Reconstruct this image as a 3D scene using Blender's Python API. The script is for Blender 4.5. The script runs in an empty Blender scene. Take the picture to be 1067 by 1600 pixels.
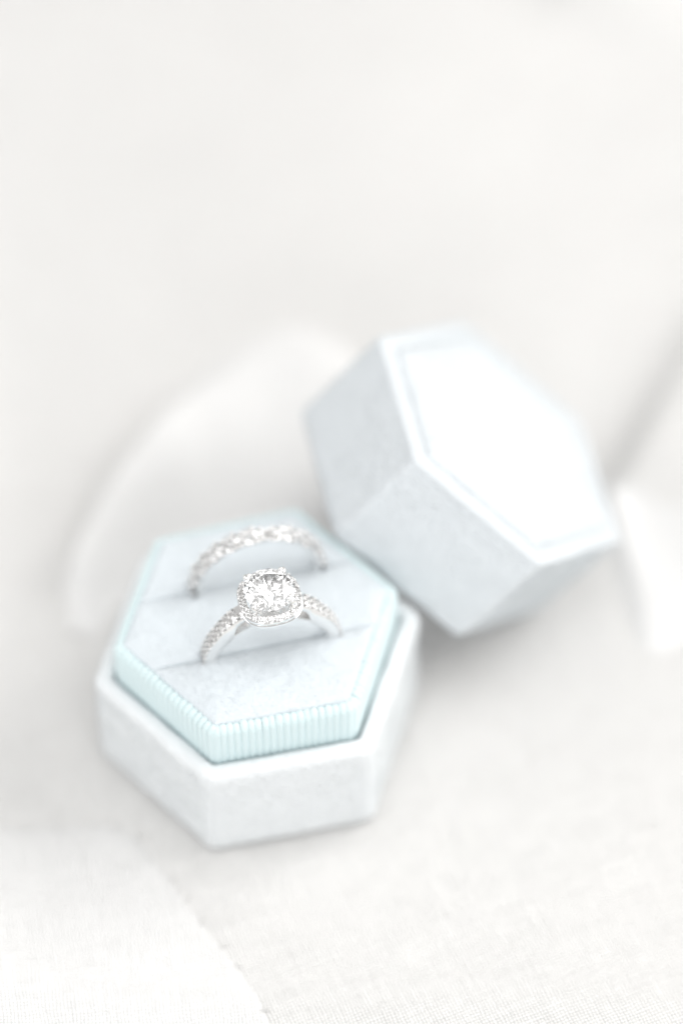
import bpy, bmesh, math, random
from mathutils import Vector, Matrix, Euler, noise

random.seed(7)
MM = 0.001                                   # everything below is written in millimetres
scene = bpy.context.scene
COL = scene.collection

# ------------------------------------------------------------------ camera
CAM = Vector((-49.83882, -256.971757, 386.71142))
ROW = ((0.969653, -0.244408, -0.006168), (0.196687, 0.764849, 0.613449), (-0.145214, -0.596046, 0.78971))
cam_data = bpy.data.cameras.new('camera')
cam = bpy.data.objects.new('camera', cam_data)
COL.objects.link(cam)
cam_data.sensor_fit = 'VERTICAL'
cam_data.sensor_height = 36.0
cam_data.sensor_width = 24.0
cam_data.lens = 110.8
cam_data.clip_start = 0.01
cam_data.clip_end = 20.0
m = Matrix(((ROW[0][0], ROW[1][0], ROW[2][0]), (ROW[0][1], ROW[1][1], ROW[2][1]), (ROW[0][2], ROW[1][2], ROW[2][2]))).to_4x4()
m.translation = CAM * MM
cam.matrix_world = m
cam_data.dof.use_dof = True
focus_point = Vector((1.3, -7.5, 38.6))
cam_data.dof.focus_distance = (CAM - focus_point).dot(Vector(ROW[2])) * MM
cam_data.dof.aperture_fstop = 3.5
scene.camera = cam

# ------------------------------------------------------------------ light
world = bpy.data.worlds.new('World')
scene.world = world
world.use_nodes = True
bg = world.node_tree.nodes['Background']
bg.inputs['Color'].default_value = (1.0, 0.995, 0.985, 1)
bg.inputs['Strength'].default_value = 0.61

def area_lamp(name, pos, target, size, power, color=(1, 1, 1)):
    d = bpy.data.lights.new(name, 'AREA')
    d.shape = 'SQUARE'
    d.size = size
    d.energy = power
    d.color = color
    o = bpy.data.objects.new(name, d)
    COL.objects.link(o)
    o.location = pos
    o.rotation_euler = (Vector(target) - Vector(pos)).to_track_quat('-Z', 'Y').to_euler()
    return o

area_lamp('window_light', (0.78, 0.10, 0.52), (0.02, 0.01, 0.01), 0.72, 6.6, (1.0, 0.985, 0.965))
area_lamp('front_light', (0.10, -0.82, 0.36), (0.02, 0.0, 0.01), 0.62, 3.5, (0.99, 0.995, 1.0))  # added fill that lifts the camera-facing sides and near cloth
area_lamp('left_light', (-0.80, 0.12, 0.36), (0.0, 0.0, 0.01), 0.60, 2.3, (0.99, 0.995, 1.0))  # weak fill lamp, added to brighten left-facing sides of lid and base
area_lamp('overhead_light', (0.0, -0.02, 1.0), (0.0, 0.0, 0.0), 0.70, 3.7, (1.0, 0.995, 0.985))  # soft fill added above to brighten the cloth and cushions

scene.view_settings.view_transform = 'Standard'
scene.view_settings.look = 'None'
scene.view_settings.exposure = -0.05
scene.view_settings.gamma = 1.0
scene.render.engine = 'CYCLES'
scene.cycles.max_bounces = 20
scene.cycles.diffuse_bounces = 6
scene.cycles.glossy_bounces = 10
scene.cycles.transmission_bounces = 18
scene.cycles.use_denoising = True
scene.cycles.sample_clamp_indirect = 8.0


# ------------------------------------------------------------------ helpers
def unproject(u, v, z):
    """point of the photograph (1067 x 1600) on the level z, used to lay out the cloth"""
    f = 4924.34
    a, b, c = (u - 533.5) / f, -(v - 800) / f, -1.0
    d = Vector([ROW[0][i] * a + ROW[1][i] * b + ROW[2][i] * c for i in range(3)])
    t = (z - CAM.z) / d.z
    return CAM + d * t

def new_object(name, verts, faces, mat, parent=None, smooth=True, loc=None):
    me = bpy.data.meshes.new(name)
    me.from_pydata([tuple(c * MM for c in v) for v in verts], [], faces)
    me.update()
    if smooth:
        me.polygons.foreach_set('use_smooth', [True] * len(me.polygons))
    if mat:
        me.materials.append(mat)
    o = bpy.data.objects.new(name, me)
    COL.objects.link(o)
    if parent:
        o.parent = parent
    if loc is not None:
        o.location = Vector(loc) * MM
    return o

def share(src, name, parent, matrix):
    o = bpy.data.objects.new(name, src)
    COL.objects.link(o)
    o.parent = parent
    o.matrix_local = matrix
    return o

def empty(name, loc=(0, 0, 0)):
    o = bpy.data.objects.new(name, None)
    o.empty_display_size = 0.01
    COL.objects.link(o)
    o.location = Vector(loc) * MM
    return o

def tag(o, label=None, cat=None, group=None, kind=None):
    if label: o['label'] = label
    if cat: o['category'] = cat
    if group: o['group'] = group
    if kind: o['kind'] = kind
    return o

def fix_normals(o):
    bm = bmesh.new()
    bm.from_mesh(o.data)
    bmesh.ops.recalc_face_normals(bm, faces=bm.faces)
    bm.to_mesh(o.data)
    bm.free()

def offset_poly(pts, d):
    """convex polygon (counter-clockwise) moved inwards by d"""
    n = len(pts)
    lines = []
    for i in range(n):
        a, b = pts[i], pts[(i + 1) % n]
        t = (b - a).normalized()
        nn = Vector((-t.y, t.x))
        lines.append((a + nn * d, t))
    out = []
    for i in range(n):
        p, t = lines[i - 1]
        q, s = lines[i]
        den = t.x * s.y - t.y * s.x
        k = ((q.x - p.x) * s.y - (q.y - p.y) * s.x) / den
        out.append(p + t * k)
    return out

def rounded(pts, r, nc=6, ne=14):
    """loop of points round a convex polygon with filleted corners; always the same count"""
    n = len(pts)
    arcs = []
    for i in range(n):
        p = pts[i]
        a = (pts[i - 1] - p).normalized()
        b = (pts[(i + 1) % n] - p).normalized()
        half = math.acos(max(-1, min(1, a.dot(b)))) / 2
        rr = max(r, 0.02)
        dist = rr / math.tan(half)
        c = p + (a + b).normalized() * (rr / math.sin(half))
        s = p + a * dist - c
        e = p + b * dist - c
        a0 = math.atan2(s.y, s.x)
        a1 = math.atan2(e.y, e.x)
        while a1 < a0: a1 += 2 * math.pi
        arcs.append([c + Vector((math.cos(a0 + (a1 - a0) * k / nc), math.sin(a0 + (a1 - a0) * k / nc))) * rr for k in range(nc + 1)])
    out = []
    for i in range(n):
        out += arcs[i]
        s, e = arcs[i][-1], arcs[(i + 1) % n][0]
        for k in range(1, ne):
            out.append(s.lerp(e, k / ne))
    return out

def loft(name, poly, profile, radius, mat, parent=None, wobble=0.0, cap_first=True, cap_last=True, nc=6, ne=14, seed=0.0):
    """stack of inset rounded outlines: profile = (inset, z) pairs"""
    verts, faces = [], []
    n = None
    for ins, z in profile:
        lp = rounded(offset_poly(poly, ins), max(radius - ins * 0.6, 0.25), nc, ne)
        n = len(lp)
        for p in lp:
            v = Vector((p.x, p.y, z))
            if wobble:
                w = noise.noise(v * 0.22 + Vector((seed, 0, 0))) * wobble + noise.noise(v * 0.7 + Vector((0, seed, 5))) * wobble * 0.35
                d = Vector((p.x, p.y, 0)).normalized()
                v = v + d * w + Vector((0, 0, w * 0.5))
            verts.append(v)
    L = len(profile)
    for j in range(L - 1):
        for i in range(n):
            a, b = j * n + i, j * n + (i + 1) % n
            faces.append((a, b, b + n, a + n))
    if cap_first: faces.append(tuple(reversed(range(n))))
    if cap_last:
        ctr = sum((verts[(L - 1) * n + i] for i in range(n)), Vector()) / n
        mid = len(verts)
        verts += [(verts[(L - 1) * n + i] + ctr) * 0.5 for i in range(n)]
        verts.append(ctr)
        for i in range(n):
            a, b = (L - 1) * n + i, (L - 1) * n + (i + 1) % n
            c, d = mid + (i + 1) % n, mid + i
            faces.append((a, b, c, d))
            faces.append((d, c, mid + n))
    o = new_object(name, verts, faces, mat, parent)
    fix_normals(o)
    return o


# ------------------------------------------------------------------ materials
def make_mat(name):
    mt = bpy.data.materials.new(name)
    mt.use_nodes = True
    nt = mt.node_tree
    return mt, nt, nt.nodes['Principled BSDF']

def velvet(name, color, sheen=0.55, mottle=0.035):
    mt, nt, b = make_mat(name)
    N, K = nt.nodes, nt.links
    tc = N.new('ShaderNodeTexCoord')
    n1 = N.new('ShaderNodeTexNoise'); n1.inputs['Scale'].default_value = 330; n1.inputs['Detail'].default_value = 3
    n2 = N.new('ShaderNodeTexNoise'); n2.inputs['Scale'].default_value = 3800; n2.inputs['Detail'].default_value = 2
    K.new(tc.outputs['Object'], n1.inputs['Vector']); K.new(tc.outputs['Object'], n2.inputs['Vector'])
    ramp = N.new('ShaderNodeMix'); ramp.data_type = 'RGBA'
    ramp.inputs[6].default_value = (*[c * (1 - mottle * 1.6) for c in color], 1)
    ramp.inputs[7].default_value = (*[min(1, c * (1 + mottle)) for c in color], 1)
    K.new(n1.outputs['Fac'], ramp.inputs[0]); K.new(ramp.outputs[2], b.inputs['Base Color'])
    bp1 = N.new('ShaderNodeBump'); bp1.inputs['Strength'].default_value = 0.32; bp1.inputs['Distance'].default_value = 0.0012
    bp2 = N.new('ShaderNodeBump'); bp2.inputs['Strength'].default_value = 0.35; bp2.inputs['Distance'].default_value = 0.00018
    K.new(n1.outputs['Fac'], bp1.inputs['Height']); K.new(n2.outputs['Fac'], bp2.inputs['Height'])
    K.new(bp1.outputs['Normal'], bp2.inputs['Normal']); K.new(bp2.outputs['Normal'], b.inputs['Normal'])
    b.inputs['Roughness'].default_value = 1.0
    b.inputs['Specular IOR Level'].default_value = 0.05
    b.inputs['Sheen Weight'].default_value = sheen
    b.inputs['Sheen Roughness'].default_value = 0.45
    b.inputs['Sheen Tint'].default_value = (0.95, 1.0, 1.0, 1)
    return mt

def cloth_mat(name, color, pitch, depth, seed=0.0):
    """plain weave: over and under threads as fine relief"""
    mt, nt, b = make_mat(name)
    N, K = nt.nodes, nt.links
    tc = N.new('ShaderNodeTexCoord')
    wob = N.new('ShaderNodeTexNoise'); wob.inputs['Scale'].default_value = 260; wob.inputs['Detail'].default_value = 2
    K.new(tc.outputs['Object'], wob.inputs['Vector'])
    sub = N.new('ShaderNodeVectorMath'); sub.operation = 'SUBTRACT'; sub.inputs[1].default_value = (0.5, 0.5, 0.5)
    K.new(wob.outputs['Color'], sub.inputs[0])
    sc = N.new('ShaderNodeVectorMath'); sc.operation = 'SCALE'; sc.inputs['Scale'].default_value = pitch * 1.1
    K.new(sub.outputs[0], sc.inputs[0])
    add = N.new('ShaderNodeVectorMath'); add.operation = 'ADD'
    K.new(tc.outputs['Object'], add.inputs[0]); K.new(sc.outputs[0], add.inputs[1])
    rot = N.new('ShaderNodeVectorRotate'); rot.rotation_type = 'Z_AXIS'; rot.inputs['Angle'].default_value = math.radians(-9 + seed)
    K.new(add.outputs[0], rot.inputs['Vector'])
    sep = N.new('ShaderNodeSeparateXYZ'); K.new(rot.outputs[0], sep.inputs[0])
    def math_node(op, a, bb=None):
        n = N.new('ShaderNodeMath'); n.operation = op
        for i, q in enumerate((a, bb)):
            if q is None: continue
            if isinstance(q, (int, float)): n.inputs[i].default_value = q
            else: K.new(q, n.inputs[i])
        return n.outputs[0]
    k = math.pi / pitch
    sx = math_node('SINE', math_node('MULTIPLY', sep.outputs[0], k))
    sy = math_node('SINE', math_node('MULTIPLY', sep.outputs[1], k))
    ax = math_node('POWER', math_node('ABSOLUTE', sx), 0.6)
    ay = math_node('POWER', math_node('ABSOLUTE', sy), 0.6)
    def slub(scale):
        mp = N.new('ShaderNodeVectorMath'); mp.operation = 'MULTIPLY'; mp.inputs[1].default_value = scale
        K.new(rot.outputs[0], mp.inputs[0])
        ns = N.new('ShaderNodeTexNoise'); ns.inputs['Scale'].default_value = 1.0; ns.inputs['Detail'].default_value = 1
        K.new(mp.outputs[0], ns.inputs['Vector'])
        return math_node('ADD', math_node('MULTIPLY', ns.outputs['Fac'], 0.7), 0.65)
    ax = math_node('MULTIPLY', ax, slub((1900, 120, 10)))
    ay = math_node('MULTIPLY', ay, slub((120, 1900, 10)))
    chk = math_node('MULTIPLY', sx, sy)                      # which thread is on top
    up = math_node('MULTIPLY', math_node('ADD', chk, 1.0), 0.5)
    dn = math_node('SUBTRACT', 1.0, up)
    h = math_node('ADD', math_node('MULTIPLY', ax, up), math_node('MULTIPLY', ay, dn))
    h = math_node('ADD', h, math_node('MULTIPLY', math_node('MULTIPLY', ax, ay), 0.8))
    fine = N.new('ShaderNodeTexNoise'); fine.inputs['Scale'].default_value = 5200; fine.inputs['Detail'].default_value = 2
    K.new(tc.outputs['Object'], fine.inputs['Vector'])
    h = math_node('ADD', h, math_node('MULTIPLY', fine.outputs['Fac'], 0.5))
    bp = N.new('ShaderNodeBump'); bp.inputs['Strength'].default_value = 0.85; bp.inputs['Distance'].default_value = depth
    K.new(h, bp.inputs['Height']); K.new(bp.outputs['Normal'], b.inputs['Normal'])
    big = N.new('ShaderNodeTexNoise'); big.inputs['Scale'].default_value = 45; big.inputs['Detail'].default_value = 3
    K.new(tc.outputs['Object'], big.inputs['Vector'])
    mx = N.new('ShaderNodeMix'); mx.data_type = 'RGBA'
    mx.inputs[6].default_value = (*[c * 0.975 for c in color], 1); mx.inputs[7].default_value = (*[min(1, c * 1.02) for c in color], 1)
    K.new(big.outputs['Fac'], mx.inputs[0]); K.new(mx.outputs[2], b.inputs['Base Color'])
    b.inputs['Roughness'].default_value = 1.0
    b.inputs['Specular IOR Level'].default_value = 0.1
    return mt

M_VELVET = velvet('velvet_pale_blue', (0.73, 0.763, 0.787), 0.45)
M_BASE = velvet('base_velvet', (0.82, 0.842, 0.855), 0.45)
M_CUSHION = velvet('cushion_velvet', (0.71, 0.758, 0.79), 0.25)
M_LINEN = cloth_mat('linen_weave', (0.87, 0.862, 0.848), 0.00050, 0.00022)
M_SHEER = cloth_mat('sheer_white_gauze', (0.888, 0.884, 0.878), 0.00050, 0.00016, 20)
M_GAUZE = cloth_mat('white_gauze', (0.885, 0.88, 0.872), 0.00050, 0.00018, 14)

M_RIB, nt, b = make_mat('grosgrain_aqua')
b.inputs['Base Color'].default_value = (0.65, 0.77, 0.785, 1)
b.inputs['Roughness'].default_value = 0.55
b.inputs['Specular IOR Level'].default_value = 0.4
b.inputs['Sheen Weight'].default_value = 0.25
tc = nt.nodes.new('ShaderNodeTexCoord'); nz = nt.nodes.new('ShaderNodeTexNoise'); nz.inputs['Scale'].default_value = 2600
bp = nt.nodes.new('ShaderNodeBump'); bp.inputs['Strength'].default_value = 0.35; bp.inputs['Distance'].default_value = 0.00015
nt.links.new(tc.outputs['Object'], nz.inputs['Vector']); nt.links.new(nz.outputs['Fac'], bp.inputs['Height']); nt.links.new(bp.outputs['Normal'], b.inputs['Normal'])
M_TRIM, nt, b = make_mat('grosgrain_ground')
b.inputs['Base Color'].default_value = (0.50, 0.68, 0.71, 1)
b.inputs['Roughness'].default_value = 0.8

M_METAL, nt, b = make_mat('white_gold')
b.inputs['Base Color'].default_value = (0.90, 0.895, 0.89, 1)
b.inputs['Metallic'].default_value = 1.0
b.inputs['Roughness'].default_value = 0.10

M_DIAMOND, nt, b = make_mat('diamond')
nt.nodes.remove(b)
gl = nt.nodes.new('ShaderNodeBsdfGlass'); gl.inputs['IOR'].default_value = 2.42; gl.inputs['Roughness'].default_value = 0.0
gl.inputs['Color'].default_value = (1, 1, 1, 1)
nt.links.new(gl.outputs[0], nt.nodes['Material Output'].inputs['Surface'])


# ------------------------------------------------------------------ cloth the things lie on
def smooth(a, b, x):
    t = max(0.0, min(1.0, (x - a) / (b - a)))
    return t * t * (3 - 2 * t)

def g2(P):
    return Vector((P.x, P.y))

def ridge(p, a, b, rise, height, tail, fade):
    """one fold: steep on its left side, easing off to the right of the line a-b"""
    d = b - a
    L = d.length
    t = d / L
    nrm = Vector((t.y, -t.x))
    q = p - a
    s, l = q.dot(nrm), q.dot(t)
    w = smooth(-fade, fade, l) * (1 - smooth(L - fade, L + fade, l))
    return height * w * smooth(-rise, rise, s) * (1 - smooth(rise, rise + tail, s))

RA, RB = g2(unproject(935, 790, 0)), g2(unproject(1150, 430, 0))
TA, TB = g2(unproject(865, -5, 0)), g2(unproject(960, -120, 0))
LA, LB = g2(unproject(95, 1300, 0)), g2(unproject(70, 950, 0))
LT = (LB - LA).normalized()
LN = Vector((-LT.y, LT.x))
def ground_height(x, y):
    p = Vector((x, y))
    far = smooth(34, 75, (p - Vector((18, 8))).length)
    h = (noise.noise(Vector((x * 0.018, y * 0.018, 3.1))) * 2.2 + noise.noise(Vector((x * 0.05, y * 0.05, 9.7))) * 0.5) * far
    h += ridge(p, RA, RB, 3.0, 5.5, 60, 14)
    h += ridge(p, TA, TB, 3.5, 7.0, 40, 8)
    q = p - LA
    h += 5.0 * smooth(0, 26, q.dot(LN)) * smooth(-150, -20, -abs(q.dot(LT)) + 30)
    return h - 0.05

def axis(lo, hi, flo, fhi, fine, coarse):
    out, x = [], lo
    while x < hi:
        out.append(x)
        x += fine if flo <= x < fhi else coarse
    out.append(hi)
    return out
xs = axis(-420, 520, -80, 150, 1.6, 14)
ys = axis(-360, 620, -90, 190, 1.6, 14)
verts = [(x, y, ground_height(x, y)) for y in ys for x in xs]
nx = len(xs)
faces = [(j * nx + i, j * nx + i + 1, (j + 1) * nx + i + 1, (j + 1) * nx + i) for j in range(len(ys) - 1) for i in range(nx - 1)]
tag(new_object('linen_tablecloth', verts, faces, M_LINEN), 'off-white woven linen cloth spread under the ring box', 'cloth', kind='structure')

def catmull(pts, n):
    out = []
    P = [pts[0] * 2 - pts[1]] + pts + [pts[-1] * 2 - pts[-2]]
    for i in range(1, len(P) - 2):
        a, b, c, d = P[i - 1], P[i], P[i + 1], P[i + 2]
        for k in range(n):
            t = k / n
            out.append(0.5 * ((2 * b) + (c - a) * t + (2 * a - 5 * b + 4 * c - d) * t * t + (3 * b - a - 3 * c + d) * t ** 3))
    out.append(pts[-1])
    return out

def fold_sheet(name, outline, inner, heights, mat, nv=44, seed=0.0, amp=0.8):
    """draped cloth between two plan curves; heights(v, u) is its cross-section"""
    A, B = catmull(outline, 14), catmull(inner, 14)
    n = min(len(A), len(B))
    verts, faces = [], []
    for i in range(n):
        u = i / (n - 1)
        a, c = A[i], B[i]
        for j in range(nv + 1):
            v = j / nv
            p = a.lerp(c, v)
            z = heights(v, u) - 0.45 * (1 - smooth(0, 0.012, v)) - 0.45 * smooth(0.985, 1.0, v) + amp * noise.noise(Vector((p.x * 0.06 + seed, p.y * 0.06, u * 2))) * smooth(0, 0.15, v) * (1 - smooth(0.85, 1, v))
            verts.append((p.x, p.y, z + ground_height(p.x, p.y) + 0.07))
    for i in range(n - 1):
        for j in range(nv):
            q = i * (nv + 1) + j
            faces.append((q, q + 1, q + nv + 2, q + nv + 1))
    o = new_object(name, verts, faces, mat)
    md = o.modifiers.new('thickness', 'SOLIDIFY'); md.thickness = 0.00012; md.offset = 1
    es = o.modifiers.new('hem', 'EDGE_SPLIT'); es.split_angle = math.radians(40)
    return o

# the white gauze bunched up behind the open box
outer = [g2(unproject(u, v, 0)) for u, v in ((112, 985), (100, 930), (104, 885), (130, 825), (170, 757), (215, 690), (265, 630), (330, 570), (410, 520), (470, 508), (540, 540), (620, 640), (740, 690))]
inner = [g2(unproject(u, v, 0)) for u, v in ((150, 1000), (165, 975), (185, 950), (210, 930), (245, 880), (290, 860), (325, 855), (355, 850), (395, 835), (440, 830), (490, 820), (560, 800), (640, 800))]
def behind(v, u):
    top = 6.2 * smooth(0.0, 0.25, u) * (1 - 0.5 * smooth(0.4, 0.75, u))
    top *= 1 + 0.08 * math.sin(u * 19) + 0.05 * math.sin(u * 41 + 1)
    crease = 0.4 * abs(noise.noise(Vector((u * 5.0, v * 3.0, 1.7)))) * smooth(0.2, 0.4, v) * (1 - smooth(0.6, 0.95, v))
    return 0.02 + (top + crease) * smooth(0.0, 0.22, v) * (1 - smooth(0.22, 0.97, v))
tag(fold_sheet('gauze_runner', outer, inner, behind, M_SHEER, seed=2.0, amp=0.5), 'soft white gauze bunched into a ridge behind the open ring box', 'cloth')

# a second piece to the right of the lid
outer = [g2(unproject(u, v, 0)) for u, v in ((940, 800), (955, 860), (975, 940), (1000, 1010), (1040, 1020), (1120, 960), (1200, 900))]
inner = [g2(unproject(u, v, 0)) for u, v in ((960, 770), (985, 780), (1010, 800), (1040, 810), (1080, 800), (1140, 760), (1230, 700))]
def beside(v, u):
    return 0.02 + 1.5 * smooth(0.0, 0.35, v) * (1 - 0.8 * smooth(0.4, 1.0, v))
tag(fold_sheet('gauze_end', outer, inner, beside, M_SHEER, seed=8.0), 'white gauze corner lying to the right of the tilted lid', 'cloth')

# the brighter layer in the near left corner, with a frayed edge
edge0 = [g2(unproject(u, v, 0)) for u, v in ((-260, 1330), (-120, 1310), (0, 1298), (100, 1288), (190, 1290), (250, 1350), (305, 1425), (350, 1480), (395, 1540), (430, 1610), (470, 1700), (540, 1820))]
edge = edge0
far_in = [g2(unproject(u, v, 0)) for u, v in ((-420, 1900), (-380, 1900), (-340, 1910), (-300, 1920), (-250, 1930), (-200, 1940), (-150, 1950), (-100, 1960), (-50, 1970), (0, 1980), (50, 1990), (100, 2000))]
def corner(v, u):
    return 0.1 + 0.25 * smooth(0.0, 0.05, v) + 0.8 * smooth(0.02, 0.5, v)
scrap = tag(fold_sheet('gauze_corner', edge, far_in, corner, M_GAUZE, nv=60, seed=5.0, amp=0.5), 'bright white cloth layer with frayed edge at the near left', 'cloth')
crv = catmull(edge, 14)
fv, ff = [], []
rnd = random.Random(3)
for k in range(16):
    i = rnd.randrange(20, len(crv) - 2)
    p = crv[i].lerp(crv[i + 1], rnd.random())
    t = (crv[i + 1] - crv[i]).normalized()
    nrm = Vector((t.y, -t.x))
    if nrm.dot(crv[i] - Vector((-60, -60))) < 0: nrm = -nrm
    d = (nrm + t * rnd.uniform(-0.7, 0.7)).normalized()
    L, w = rnd.uniform(0.3, 1.6), 0.05
    side = Vector((-d.y, d.x)) * w
    p0 = p - d * 0.8
    q = len(fv)
    pts = [(p0, 0.5), (p0 + d * L * 0.6, 0.45 + rnd.uniform(-0.1, 0.2)), (p0 + d * (L + 0.8) + side * rnd.uniform(-4, 4), 0.2)]
    for c, z in pts:
        gz = z * 0.5 + ground_height(c.x, c.y)
        fv += [(c.x + side.x, c.y + side.y, gz), (c.x - side.x, c.y - side.y, gz), (c.x, c.y, gz + 0.12)]
    for s in (0, 3):
        for e in range(3):
            a0, a1 = q + s + e, q + s + (e + 1) % 3
            ff.append((a0, a1, a1 + 3, a0 + 3))
fray = tag(new_object('frayed_threads', fv, ff, M_GAUZE, scrap), kind='stuff')
fix_normals(fray)


# ------------------------------------------------------------------ the box
HEX_OFF = ((0.217, 0.398), (-0.318, -0.377), (0.241, 0.127), (0.123, 0.315), (-0.230, -0.271), (0.238, 0.038))
def hexagon(R, irregular=True):
    out = []
    for i, a in enumerate((-120, -60, 0, 60, 120, 180)):
        p = Vector((R * math.cos(math.radians(a)), R * math.sin(math.radians(a))))
        if irregular: p += Vector(HEX_OFF[i]) * (R / 21)
        out.append(p)
    return out

box = tag(empty('ring_box'), 'open pale blue velvet hexagonal ring box base holding two rings', 'ring box')
HB, HT = 18.95, 26.0
side_z = [1.6 + (17.4 - 1.6) * k / 9 for k in range(10)]
prof = [(6, 0.0), (1.3, 0.0), (0.45, 0.35), (0.1, 0.9)] + [(0.0, z) for z in side_z] + [(0.08, 18.0), (0.32, 18.5), (0.75, 18.82), (1.25, 18.95), (1.9, 18.94), (2.32, 18.78), (2.52, 18.35), (2.56, 15.0)]
loft('base_body', hexagon(24.15), prof, 2.6, M_BASE, box, wobble=0.22, ne=22, seed=1.3)

trim = loft('trim_band', hexagon(20.75), [(0.3, 15.5), (0.3, 24.6), (0.45, 25.2), (0.8, 25.55), (1.25, 25.55), (1.45, 25.2), (1.45, 21.0)], 2.0, M_TRIM, box, cap_first=False, cap_last=False)

# ribs of the grosgrain trim, one object each, sharing one mesh
path = [(0.0, -1.8), (0.0, 5.9), (-0.14, 6.45), (-0.55, 6.95), (-1.05, 7.05), (-1.5, 6.75)]
rv_, rf_ = [], []
for k, (n_, z_) in enumerate(path):
    if k == 0: tan = Vector((0, 1))
    elif k == len(path) - 1: tan = Vector((path[k][0] - path[k - 1][0], path[k][1] - path[k - 1][1])).normalized()
    else: tan = Vector((path[k + 1][0] - path[k - 1][0], path[k + 1][1] - path[k - 1][1])).normalized()
    out = Vector((tan.y, -tan.x))
    for a in (180, 135, 90, 45, 0):
        ca, sa = math.cos(math.radians(a)), math.sin(math.radians(a))
        bump = 0.29 * sa
        rv_.append((0.505 * ca, n_ + out.x * (bump - 0.12), z_ + out.y * (bump - 0.12)))
for k in range(len(path) - 1):
    for i in range(4):
        a = k * 5 + i
        rf_.append((a, a + 1, a + 6, a + 5))
first = new_object('rib', rv_, rf_, M_RIB, trim)
fix_normals(first)
rib_mesh = first.data
loop = rounded(hexagon(20.75), 2.0, 12, 40)
seg = [(loop[i], loop[(i + 1) % len(loop)]) for i in range(len(loop))]
per = sum((b_ - a_).length for a_, b_ in seg)
COUNT = round(per / 0.99)
acc, j = 0.0, 0
for k in range(COUNT):
    target = (k + 0.5) * per / COUNT
    while acc + (seg[j][1] - seg[j][0]).length < target:
        acc += (seg[j][1] - seg[j][0]).length
        j += 1
    a_, b_ = seg[j]
    t = (b_ - a_).normalized()
    p = a_ + t * (target - acc)
    nrm = Vector((t.y, -t.x))
    r = random.Random(k)
    mat = Matrix(((t.x, nrm.x, 0, p.x * MM), (t.y, nrm.y, 0, p.y * MM), (0, 0, 1, (18.72 + r.uniform(-0.05, 0.05)) * MM), (0, 0, 0, 1)))
    mat = mat @ Matrix.Rotation(math.radians(r.uniform(-0.5, 0.5)), 4, 'Y') @ Matrix.Diagonal((r.uniform(1.03, 1.08), r.uniform(0.9, 1.1), r.uniform(0.988, 1.01), 1))
    if k == 0:
        first.matrix_local = mat
    else:
        share(rib_mesh, 'rib', trim, mat)

# velvet cushion in three rolls with the slots between them
def clip(poly, f):
    out = []
    for i in range(len(poly)):
        a_, b_ = poly[i], poly[(i + 1) % len(poly)]
        fa, fb = f(a_), f(b_)
        if fa >= 0: out.append(a_)
        if fa * fb < 0: out.append(a_.lerp(b_, fa / (fa - fb)))
    return out
pad = hexagon(19.3)
SLOT1, SLOT2, GAP = -5.3, 6.5, -0.09
cush_prof = [(0.6, 18.5), (0.05, 21.0), (0.0, 25.4), (0.03, 25.75), (0.14, 25.98), (0.36, 26.14), (0.8, 26.28), (1.5, 26.4), (2.4, 26.46)]
for idx, part in enumerate((clip(pad, lambda p: SLOT1 - GAP - p.y), clip(clip(pad, lambda p: p.y - SLOT1 - GAP), lambda p: SLOT2 - GAP - p.y), clip(pad, lambda p: p.y - SLOT2 - GAP))):
    loft('cushion', part, cush_prof, 0.22, M_CUSHION, box, wobble=0.10, ne=16, nc=4, seed=20 + idx * 7)


# ------------------------------------------------------------------ the lid
lid = tag(empty('box_lid'), 'pale blue velvet hexagonal lid tilted against the side of the box', 'box lid')
w = Vector((0.9083, 0.2424, 2.4375))
lm_ = Matrix.Rotation(w.length, 4, w.normalized())
lm_.translation = Vector((29.95, 21.5, 13.5)) * MM
lid.matrix_world = lm_
lhex = [Vector((23.9 * math.cos(math.radians(60 * i)), 23.9 * math.sin(math.radians(60 * i)))) for i in range(6)]
LH = 18.9
side_z = [1.2 + (LH - 2.3 - 1.2) * k / 8 for k in range(9)]
prof = [(3.0, 9.0), (2.8, 0.6), (2.2, 0.05), (1.0, 0.0), (0.3, 0.35)] + [(0.0, z) for z in side_z] + [(0.02, LH - 1.2)]
loft('lid_body', lhex, prof + [(0.25, LH - 0.95), (0.9, LH - 0.9), (3.2, LH - 2.2)], 1.5, M_VELVET, lid, wobble=0.16, ne=22, seed=4.2)
loft('rim', lhex, [(0.35, LH - 2.0), (-0.02, LH - 1.2), (0.02, LH - 0.55), (0.25, LH - 0.15), (0.7, LH), (1.4, LH + 0.05), (2.0, LH + 0.02), (2.5, LH - 0.06), (2.9, LH - 0.3), (3.1, LH - 2.0)], 1.7, M_VELVET, lid, wobble=0.2, cap_first=False, cap_last=False, ne=22, seed=4.2)
loft('top_panel', lhex, [(2.8, LH - 3.0), (2.7, LH - 1.5), (2.66, LH - 0.5), (2.72, LH + 0.0), (3.0, LH + 0.4), (3.5, LH + 0.8), (4.2, LH + 1.15), (5.2, LH + 1.45), (6.6, LH + 1.68), (9.0, LH + 1.85), (14, LH + 1.95)], 1.8, M_VELVET, lid, wobble=0.12, ne=22, seed=6.1)


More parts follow.
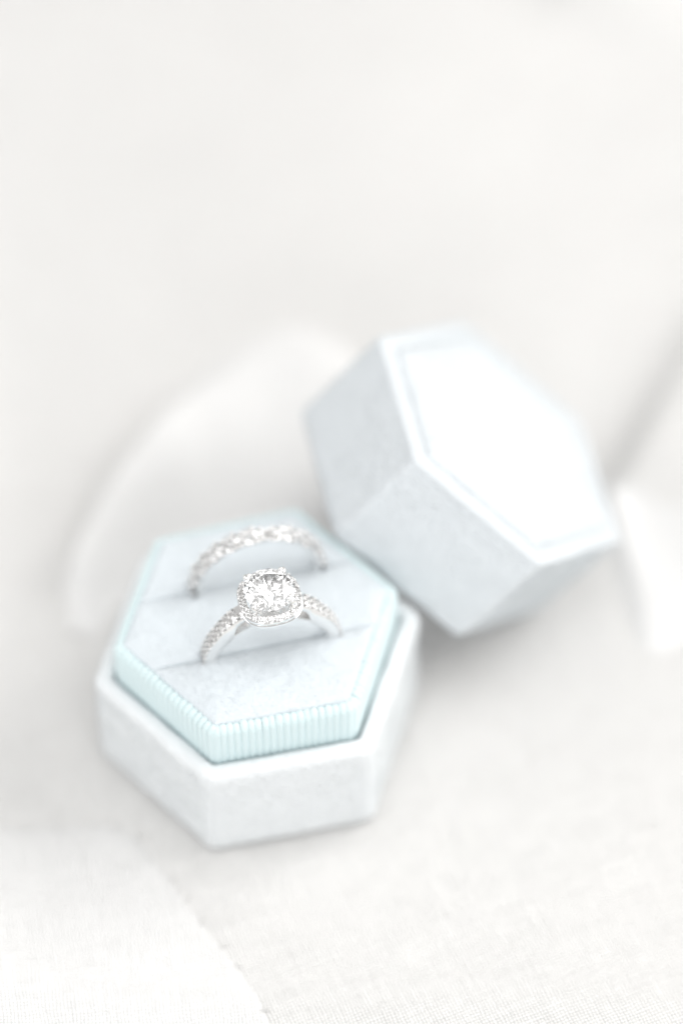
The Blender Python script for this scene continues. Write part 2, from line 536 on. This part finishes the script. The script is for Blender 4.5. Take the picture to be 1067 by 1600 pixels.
# ------------------------------------------------------------------ velvet pile
def add_nap(o, per_mm2, length, width, lay, mat, seed):
    """short fibres standing on a velvet part"""
    rnd = random.Random(seed)
    me = o.data
    me.calc_loop_triangles()
    V = [v.co.copy() for v in me.vertices]
    VN = [v.normal.copy() for v in me.vertices]
    verts, faces, nors = [], [], []
    for t in me.loop_triangles:
        n = t.normal
        carry = t.area * 1e6 * per_mm2
        k = int(carry) + (1 if rnd.random() < carry - int(carry) else 0)
        a, b_, c = (V[i] for i in t.vertices)
        na, nb, nc_ = (VN[i] for i in t.vertices)
        for _ in range(k):
            u, v = rnd.random(), rnd.random()
            if u + v > 1: u, v = 1 - u, 1 - v
            p = a + (b_ - a) * u + (c - a) * v
            nn = (na * (1 - u - v) + nb * u + nc_ * v).normalized()
            q3 = p * 260.0
            brush = noise.noise_vector(q3 + Vector((seed, 0, 0))) * 1.1 + noise.noise_vector(q3 * 0.35) * 0.9
            ly = lay + brush
            d = nn * 0.75 + (ly - nn * ly.dot(nn)) * 0.6 + Vector((rnd.gauss(0, 0.3), rnd.gauss(0, 0.3), rnd.gauss(0, 0.3)))
            d.normalize()
            if d.dot(nn) < 0.15: d = (d + nn * 0.4).normalized()
            w = d.cross(Vector((rnd.gauss(0, 1), rnd.gauss(0, 1), rnd.gauss(0, 1)))).normalized() * width * MM
            if w.cross(d).dot(nn) < 0: w = -w
            L = length * MM * rnd.uniform(0.6, 1.25)
            q = len(verts)
            verts += [p - w, p + w, p + d * L]
            faces.append((q, q + 1, q + 2))
            m_ = (nn + d * 0.38).normalized()
            nors += [m_, m_, m_]
    mh = bpy.data.meshes.new('nap')
    mh.from_pydata(verts, [], faces)
    mh.update()
    mh.polygons.foreach_set('use_smooth', [True] * len(mh.polygons))
    mh.normals_split_custom_set([tuple(n) for n in nors])
    mh.materials.append(mat)
    h = bpy.data.objects.new('nap', mh)
    COL.objects.link(h)
    h.parent = o
    h['kind'] = 'stuff'
    return h

for o in list(box.children):
    if o.name.startswith('cushion'):
        add_nap(o, 28, 0.32, 0.02, Vector((0.35, -0.9, 0.0)), M_CUSHION, len(o.name) + 3)
    elif o.name.startswith('base_body'):
        add_nap(o, 18, 0.40, 0.024, Vector((0.2, 0.1, -0.55)), M_BASE, 5)
for o in list(lid.children):
    add_nap(o, 15, 0.46, 0.026, Vector((0.5, 0.3, -0.5)), M_VELVET, 11)


# ------------------------------------------------------------------ gems
def hull(name, pts):
    bm = bmesh.new()
    for p in pts: bm.verts.new(tuple(c * MM for c in p))
    bmesh.ops.convex_hull(bm, input=bm.verts)
    bmesh.ops.dissolve_limit(bm, angle_limit=math.radians(0.6), verts=bm.verts, edges=bm.edges)
    bmesh.ops.recalc_face_normals(bm, faces=bm.faces)
    me = bpy.data.meshes.new(name)
    bm.to_mesh(me)
    bm.free()
    return me

def pol(r, a, z):
    return (r * math.cos(math.radians(a)), r * math.sin(math.radians(a)), z)

def brilliant(name, R, sx=1.0, sy=1.0):
    P = []
    for k in range(8):
        P += [pol(0.56, 45 * k, 0.31), pol(0.785, 45 * k + 22.5, 0.199), pol(0.2, 45 * k + 22.5, -0.705)]
    for k in range(16):
        P += [pol(1.0, 22.5 * k, 0.02), pol(1.0, 22.5 * k, -0.03)]
    P.append((0, 0, -0.865))
    me = hull(name, [(x * R * sx, y * R * sy, z * R) for x, y, z in P])
    me.materials.append(M_DIAMOND)
    return me

def small_gem(name, R, sx=1.0, sy=1.0):
    P = [pol(0.55, 45 * k, 0.34) for k in range(8)] + [pol(1.0, 45 * k + 22.5, 0.0) for k in range(8)] + [(0, 0, -0.8)]
    me = hull(name, [(x * R * sx, y * R * sy, z * R) for x, y, z in P])
    me.materials.append(M_DIAMOND)
    return me

def marquise(name, a, b):
    P = []
    for k in range(12):
        t = math.radians(30 * k)
        cx, cy = math.cos(t), math.sin(t) * (0.55 + 0.45 * abs(math.sin(t)))
        P += [(cx * a, cy * b, 0.0), (cx * a * 0.55, cy * b * 0.55, 0.32 * b)]
    P += [(-a * 0.4, 0, -0.7 * b), (a * 0.4, 0, -0.7 * b)]
    me = hull(name, P)
    me.materials.append(M_DIAMOND)
    return me

def bead_mesh(name, r, sub=2):
    bm = bmesh.new()
    bmesh.ops.create_icosphere(bm, subdivisions=sub, radius=r * MM)
    me = bpy.data.meshes.new(name)
    bm.to_mesh(me); bm.free()
    me.polygons.foreach_set('use_smooth', [True] * len(me.polygons))
    me.materials.append(M_METAL)
    return me

def frame(pos, up, along):
    up = Vector(up).normalized()
    x = Vector(along)
    x = (x - up * x.dot(up)).normalized()
    y = up.cross(x)
    mt = Matrix((x, y, up)).transposed().to_4x4()
    mt.translation = Vector(pos) * MM
    return mt

def sweep(name, stations, mat, parent, closed=False):
    """stations: lists of points, one ring of the section each"""
    n = len(stations[0])
    verts = [p for s in stations for p in s]
    faces = []
    S = len(stations)
    for j in range(S if closed else S - 1):
        for i in range(n):
            a, b2 = j * n + i, j * n + (i + 1) % n
            c, d = ((j + 1) % S) * n + (i + 1) % n, ((j + 1) % S) * n + i
            faces.append((a, b2, c, d))
    if not closed:
        faces.append(tuple(range(n)))
        faces.append(tuple((S - 1) * n + i for i in reversed(range(n))))
    o = new_object(name, verts, faces, mat, parent)
    fix_normals(o)
    return o

def tube(name, pts, radii, mat, parent, n=10):
    st = []
    for k, p in enumerate(pts):
        p = Vector(p)
        t = (Vector(pts[min(k + 1, len(pts) - 1)]) - Vector(pts[max(k - 1, 0)])).normalized()
        x = t.cross(Vector((0.31, 0.87, 0.37))).normalized()
        y = t.cross(x)
        st.append([p + (x * math.cos(2 * math.pi * i / n) + y * math.sin(2 * math.pi * i / n)) * radii[k] for i in range(n)])
    return sweep(name, st, mat, parent)

def sharp_edges(o, deg=38):
    me = o.data
    bm = bmesh.new(); bm.from_mesh(me)
    for e in bm.edges:
        if len(e.link_faces) == 2 and e.calc_face_angle(0) > math.radians(deg): e.smooth = False
    bm.to_mesh(me); bm.free()


# ------------------------------------------------------------------ engagement ring with a halo
ring = tag(empty('engagement_ring', (1.2, SLOT1, 24.7)), 'halo engagement ring with large round diamond, in the front slot', 'ring')
# ring space: x along the slot, y away from the camera, z up, centre of the finger hole at the origin
def ring_point(th, r, y):
    a = math.radians(th)                 # 0 = top
    return Vector((r * math.sin(a), y, r * math.cos(a)))

def shoulder_r(near):
    return 10.0 + 0.45 * (1 - smooth(40, 85, near)) + 1.25 * (1 - smooth(18, 52, near))

st = []
for k in range(90):
    th = 21 + (339 - 21) * k / 89
    near = min(th, 360 - th)
    rout = shoulder_r(near)
    rin = 8.25 + (rout - 1.15 - 8.25) * (1 - smooth(26, 46, near))
    hw = 1.05 + 0.2 * (1 - smooth(30, 80, near))
    c = 0.16
    st.append([ring_point(th, r, y) for r, y in ((rin, -hw + c), (rin + c, -hw), (rout - c, -hw), (rout, -hw + c), (rout, hw - c), (rout - c, hw), (rin + c, hw), (rin, hw - c))])
shank = sweep('shank', st, M_METAL, ring); sharp_edges(shank, 50)
st = []
for k in range(40):
    th = -50 + 100 * k / 39
    hw = 1.0
    st.append([ring_point(th, r, y) for r, y in ((8.25, -hw), (8.7, -hw), (8.7, hw), (8.25, hw))])
arch = sweep('gallery_arch', st, M_METAL, ring); sharp_edges(arch, 50)

# pave set into the shoulders: two rows
pave = small_gem('shoulder_stone', 0.60)
bead = bead_mesh('bead', 0.17)
for sgn in (-1, 1):
    th = 24.0
    while th < 92:
        for row in (-1, 1):
            p = ring_point(sgn * (th + (3.3 if row > 0 else 0)), shoulder_r(th + (3.3 if row > 0 else 0)) + 0.05, row * 0.6)
            up = Vector((p.x, 0, p.z * (1 + 0.35 * (1 - smooth(20, 60, th)))))
            share(pave, 'shoulder_stone', shank, frame(p, up, (0, 1, 0)))
            for q in (-1, 1):
                pb = ring_point(sgn * (th + 3.3 + (3.3 if row > 0 else 0)), shoulder_r(th + 3.3 + (3.3 if row > 0 else 0)) + 0.12, row * 0.6 + q * 0.44)
                share(bead, 'bead', shank, frame(pb, up, (0, 1, 0)))
        th += 6.6

# the halo: cushion outline 9.3 mm across
def cushion_pt(a, half):
    c, s = math.cos(a), math.sin(a)
    n = 2.6
    r = half / ((abs(c) ** n + abs(s) ** n) ** (1 / n))
    return Vector((r * c, r * s))
HZ = 12.85
st = []
for k in range(96):
    a = 2 * math.pi * k / 96
    o_, i_ = cushion_pt(a, 4.35), cushion_pt(a, 3.25)
    scal = 0.05 * abs(math.sin(a * 10))
    od = o_.normalized()
    st.append([Vector((*(o_ * 0.90), HZ - 1.45)), Vector((*(o_ * 0.99), HZ - 1.35)), Vector((*(o_ * 1.005), HZ - 0.85)), Vector((*(o_ * 0.97), HZ - 0.72)), Vector((*(o_ * 0.90), HZ - 0.66)), Vector((*(o_ * 0.90), HZ - 0.45)), Vector((*(o_ + od * scal), HZ - 0.38)), Vector((*(o_ + od * scal), HZ - 0.08)), Vector((*(o_ * 0.975), HZ + 0.0)), Vector((*(o_ * 0.955), HZ - 0.12)),
               Vector((*(i_ * 1.04), HZ - 0.12)), Vector((*(i_ * 1.0), HZ + 0.0)), Vector((*(i_ * 0.98), HZ - 0.9))])
halo = sweep('halo', st, M_METAL, ring, closed=True); sharp_edges(halo, 45)
hal_gem = small_gem('halo_stone', 0.52)
NH = 22
tot = [cushion_pt(2 * math.pi * k / 720, 3.83) for k in range(721)]
lens_ = [0.0]
for k in range(720): lens_.append(lens_[-1] + (tot[k + 1] - tot[k]).length)
def along(s):
    s = s % lens_[-1]
    for k in range(720):
        if lens_[k + 1] >= s: return tot[k].lerp(tot[k + 1], (s - lens_[k]) / (lens_[k + 1] - lens_[k]))
for k in range(NH):
    p = along(lens_[-1] * k / NH)
    share(hal_gem, 'halo_stone', halo, frame((p.x * 1.015, p.y * 1.015, HZ + 0.14), (p.x * 0.05, p.y * 0.05, 1), (p.x, p.y, 0)))
    p2 = along(lens_[-1] * (k + 0.5) / NH)
    d = p2.normalized()
    for q in (-0.40, 0.40):
        share(bead, 'bead', halo, frame((p2.x + d.x * q, p2.y + d.y * q, HZ + 0.2), (0, 0, 1), (1, 0, 0)))

GZ = 14.55
stone = share(brilliant('center_stone', 3.6), 'center_stone', ring, Matrix.Translation(Vector((0, 0, GZ)) * MM) @ Matrix.Rotation(math.radians(9), 4, 'Z'))
tag(stone, 'large round brilliant diamond')
for a in (45, 135, 225, 315):
    c, s = math.cos(math.radians(a)), math.sin(math.radians(a))
    pr = [(r * c, r * s, z) for r, z in ((1.7, 8.7), (2.7, 11.0), (3.4, 13.2), (3.78, 14.4), (3.7, 14.85), (3.36, 15.1))]
    tube('prong', pr, [0.4, 0.4, 0.42, 0.46, 0.44, 0.3], M_METAL, ring, 10)
    for q in (-0.24, 0.24):
        share(bead_mesh('claw_tip', 0.36) if a == 45 and q < 0 else bpy.data.meshes['claw_tip'], 'claw_tip', ring, frame((3.38 * c - q * s, 3.38 * s + q * c, 15.1), (0, 0, 1), (1, 0, 0)))
# basket rail under the halo and the small stone on its front and back
st = []
for k in range(48):
    a = 2 * math.pi * k / 48
    st.append([Vector((r * math.cos(a), r * math.sin(a), z)) for r, z in ((2.2, 10.0), (2.65, 10.1), (2.75, 10.5), (2.3, 10.6))])
sweep('basket_rail', st, M_METAL, ring, closed=True)
acc_gem = small_gem('gallery_stone', 0.55)
for s in (-1, 1):
    share(acc_gem, 'gallery_stone', ring, frame((0, s * 3.15, 10.75), (0, s, 0.2), (1, 0, 0)))
    cup = [[Vector((0.72 * math.cos(2 * math.pi * i / 20) * k, s * (2.85 + dy), 10.75 + 0.72 * math.sin(2 * math.pi * i / 20) * k)) for i in range(20)] for k, dy in ((0.5, -0.3), (1.0, 0.0), (1.0, 0.3), (0.8, 0.36), (0.72, 0.2))]
    sweep('gallery_cup', cup, M_METAL, ring)


# ------------------------------------------------------------------ wedding band of clustered stones
band = tag(empty('wedding_band', (2.0, SLOT2, 27.0)), 'slim wedding band of clustered small diamonds, in the rear slot', 'ring')
st = []
for k in range(110):
    th = 360 * k / 110
    c, hw = 0.15, 0.88
    st.append([ring_point(th, r, y) for r, y in ((8.25, -hw + c), (8.25 + c, -hw), (8.9, -hw), (9.0, -hw + c), (9.0, hw - c), (8.9, hw), (8.25 + c, hw), (8.25, hw - c))])
hoop = sweep('hoop', st, M_METAL, band, closed=True); sharp_edges(hoop, 50)
rnd_gem = brilliant('round_stone', 0.86)
mq_gem = marquise('marquise_stone', 1.12, 0.66)
tip = bead_mesh('claw_bead', 0.23)
wire_done = False
th = -102.0
k = 0
while th <= 102:
    a = math.radians(th)
    up = Vector((math.sin(a), 0, math.cos(a)))
    tn = Vector((math.cos(a), 0, -math.sin(a)))
    if k % 2 == 0:
        p = ring_point(th, 9.75, 0)
        share(rnd_gem, 'round_stone', band, frame(p, up, tn))
        for q in (45, 135, 225, 315):
            d = tn * math.cos(math.radians(q)) + Vector((0, 1, 0)) * math.sin(math.radians(q))
            share(tip, 'claw_bead', band, frame(p + d * 0.9 + up * 0.14, up, tn))
    elif abs(th - 9.8) > 1.5:                 # the clusters leave a small notch near the top
        for s in (-1, 1):
            p = ring_point(th, 9.5, s * 0.92)
            share(mq_gem, 'marquise_stone', band, frame(p, up + Vector((0, s * 0.35, 0)), tn + Vector((0, s * 0.45, 0))))
            d = (tn + Vector((0, s * 0.45, 0))).normalized()
            for e in (-1, 1):
                share(tip, 'claw_bead', band, frame(p + d * e * 1.1 + up * 0.1, up, tn))
    th += 8.6
    k += 1
for s in (-1, 1):
    st = []
    for k in range(110):
        th = 360 * k / 110
        r0 = 9.05 + 0.12 * math.sin(math.radians(th * 43))
        y0 = s * (0.94 + 0.14 * math.cos(math.radians(th * 21)))
        st.append([ring_point(th, r0 + 0.2 * math.cos(q), y0 + 0.2 * math.sin(q)) for q in (0, 1.57, 3.14, 4.71)])
    sweep('side_wire', st, M_METAL, band, closed=True)
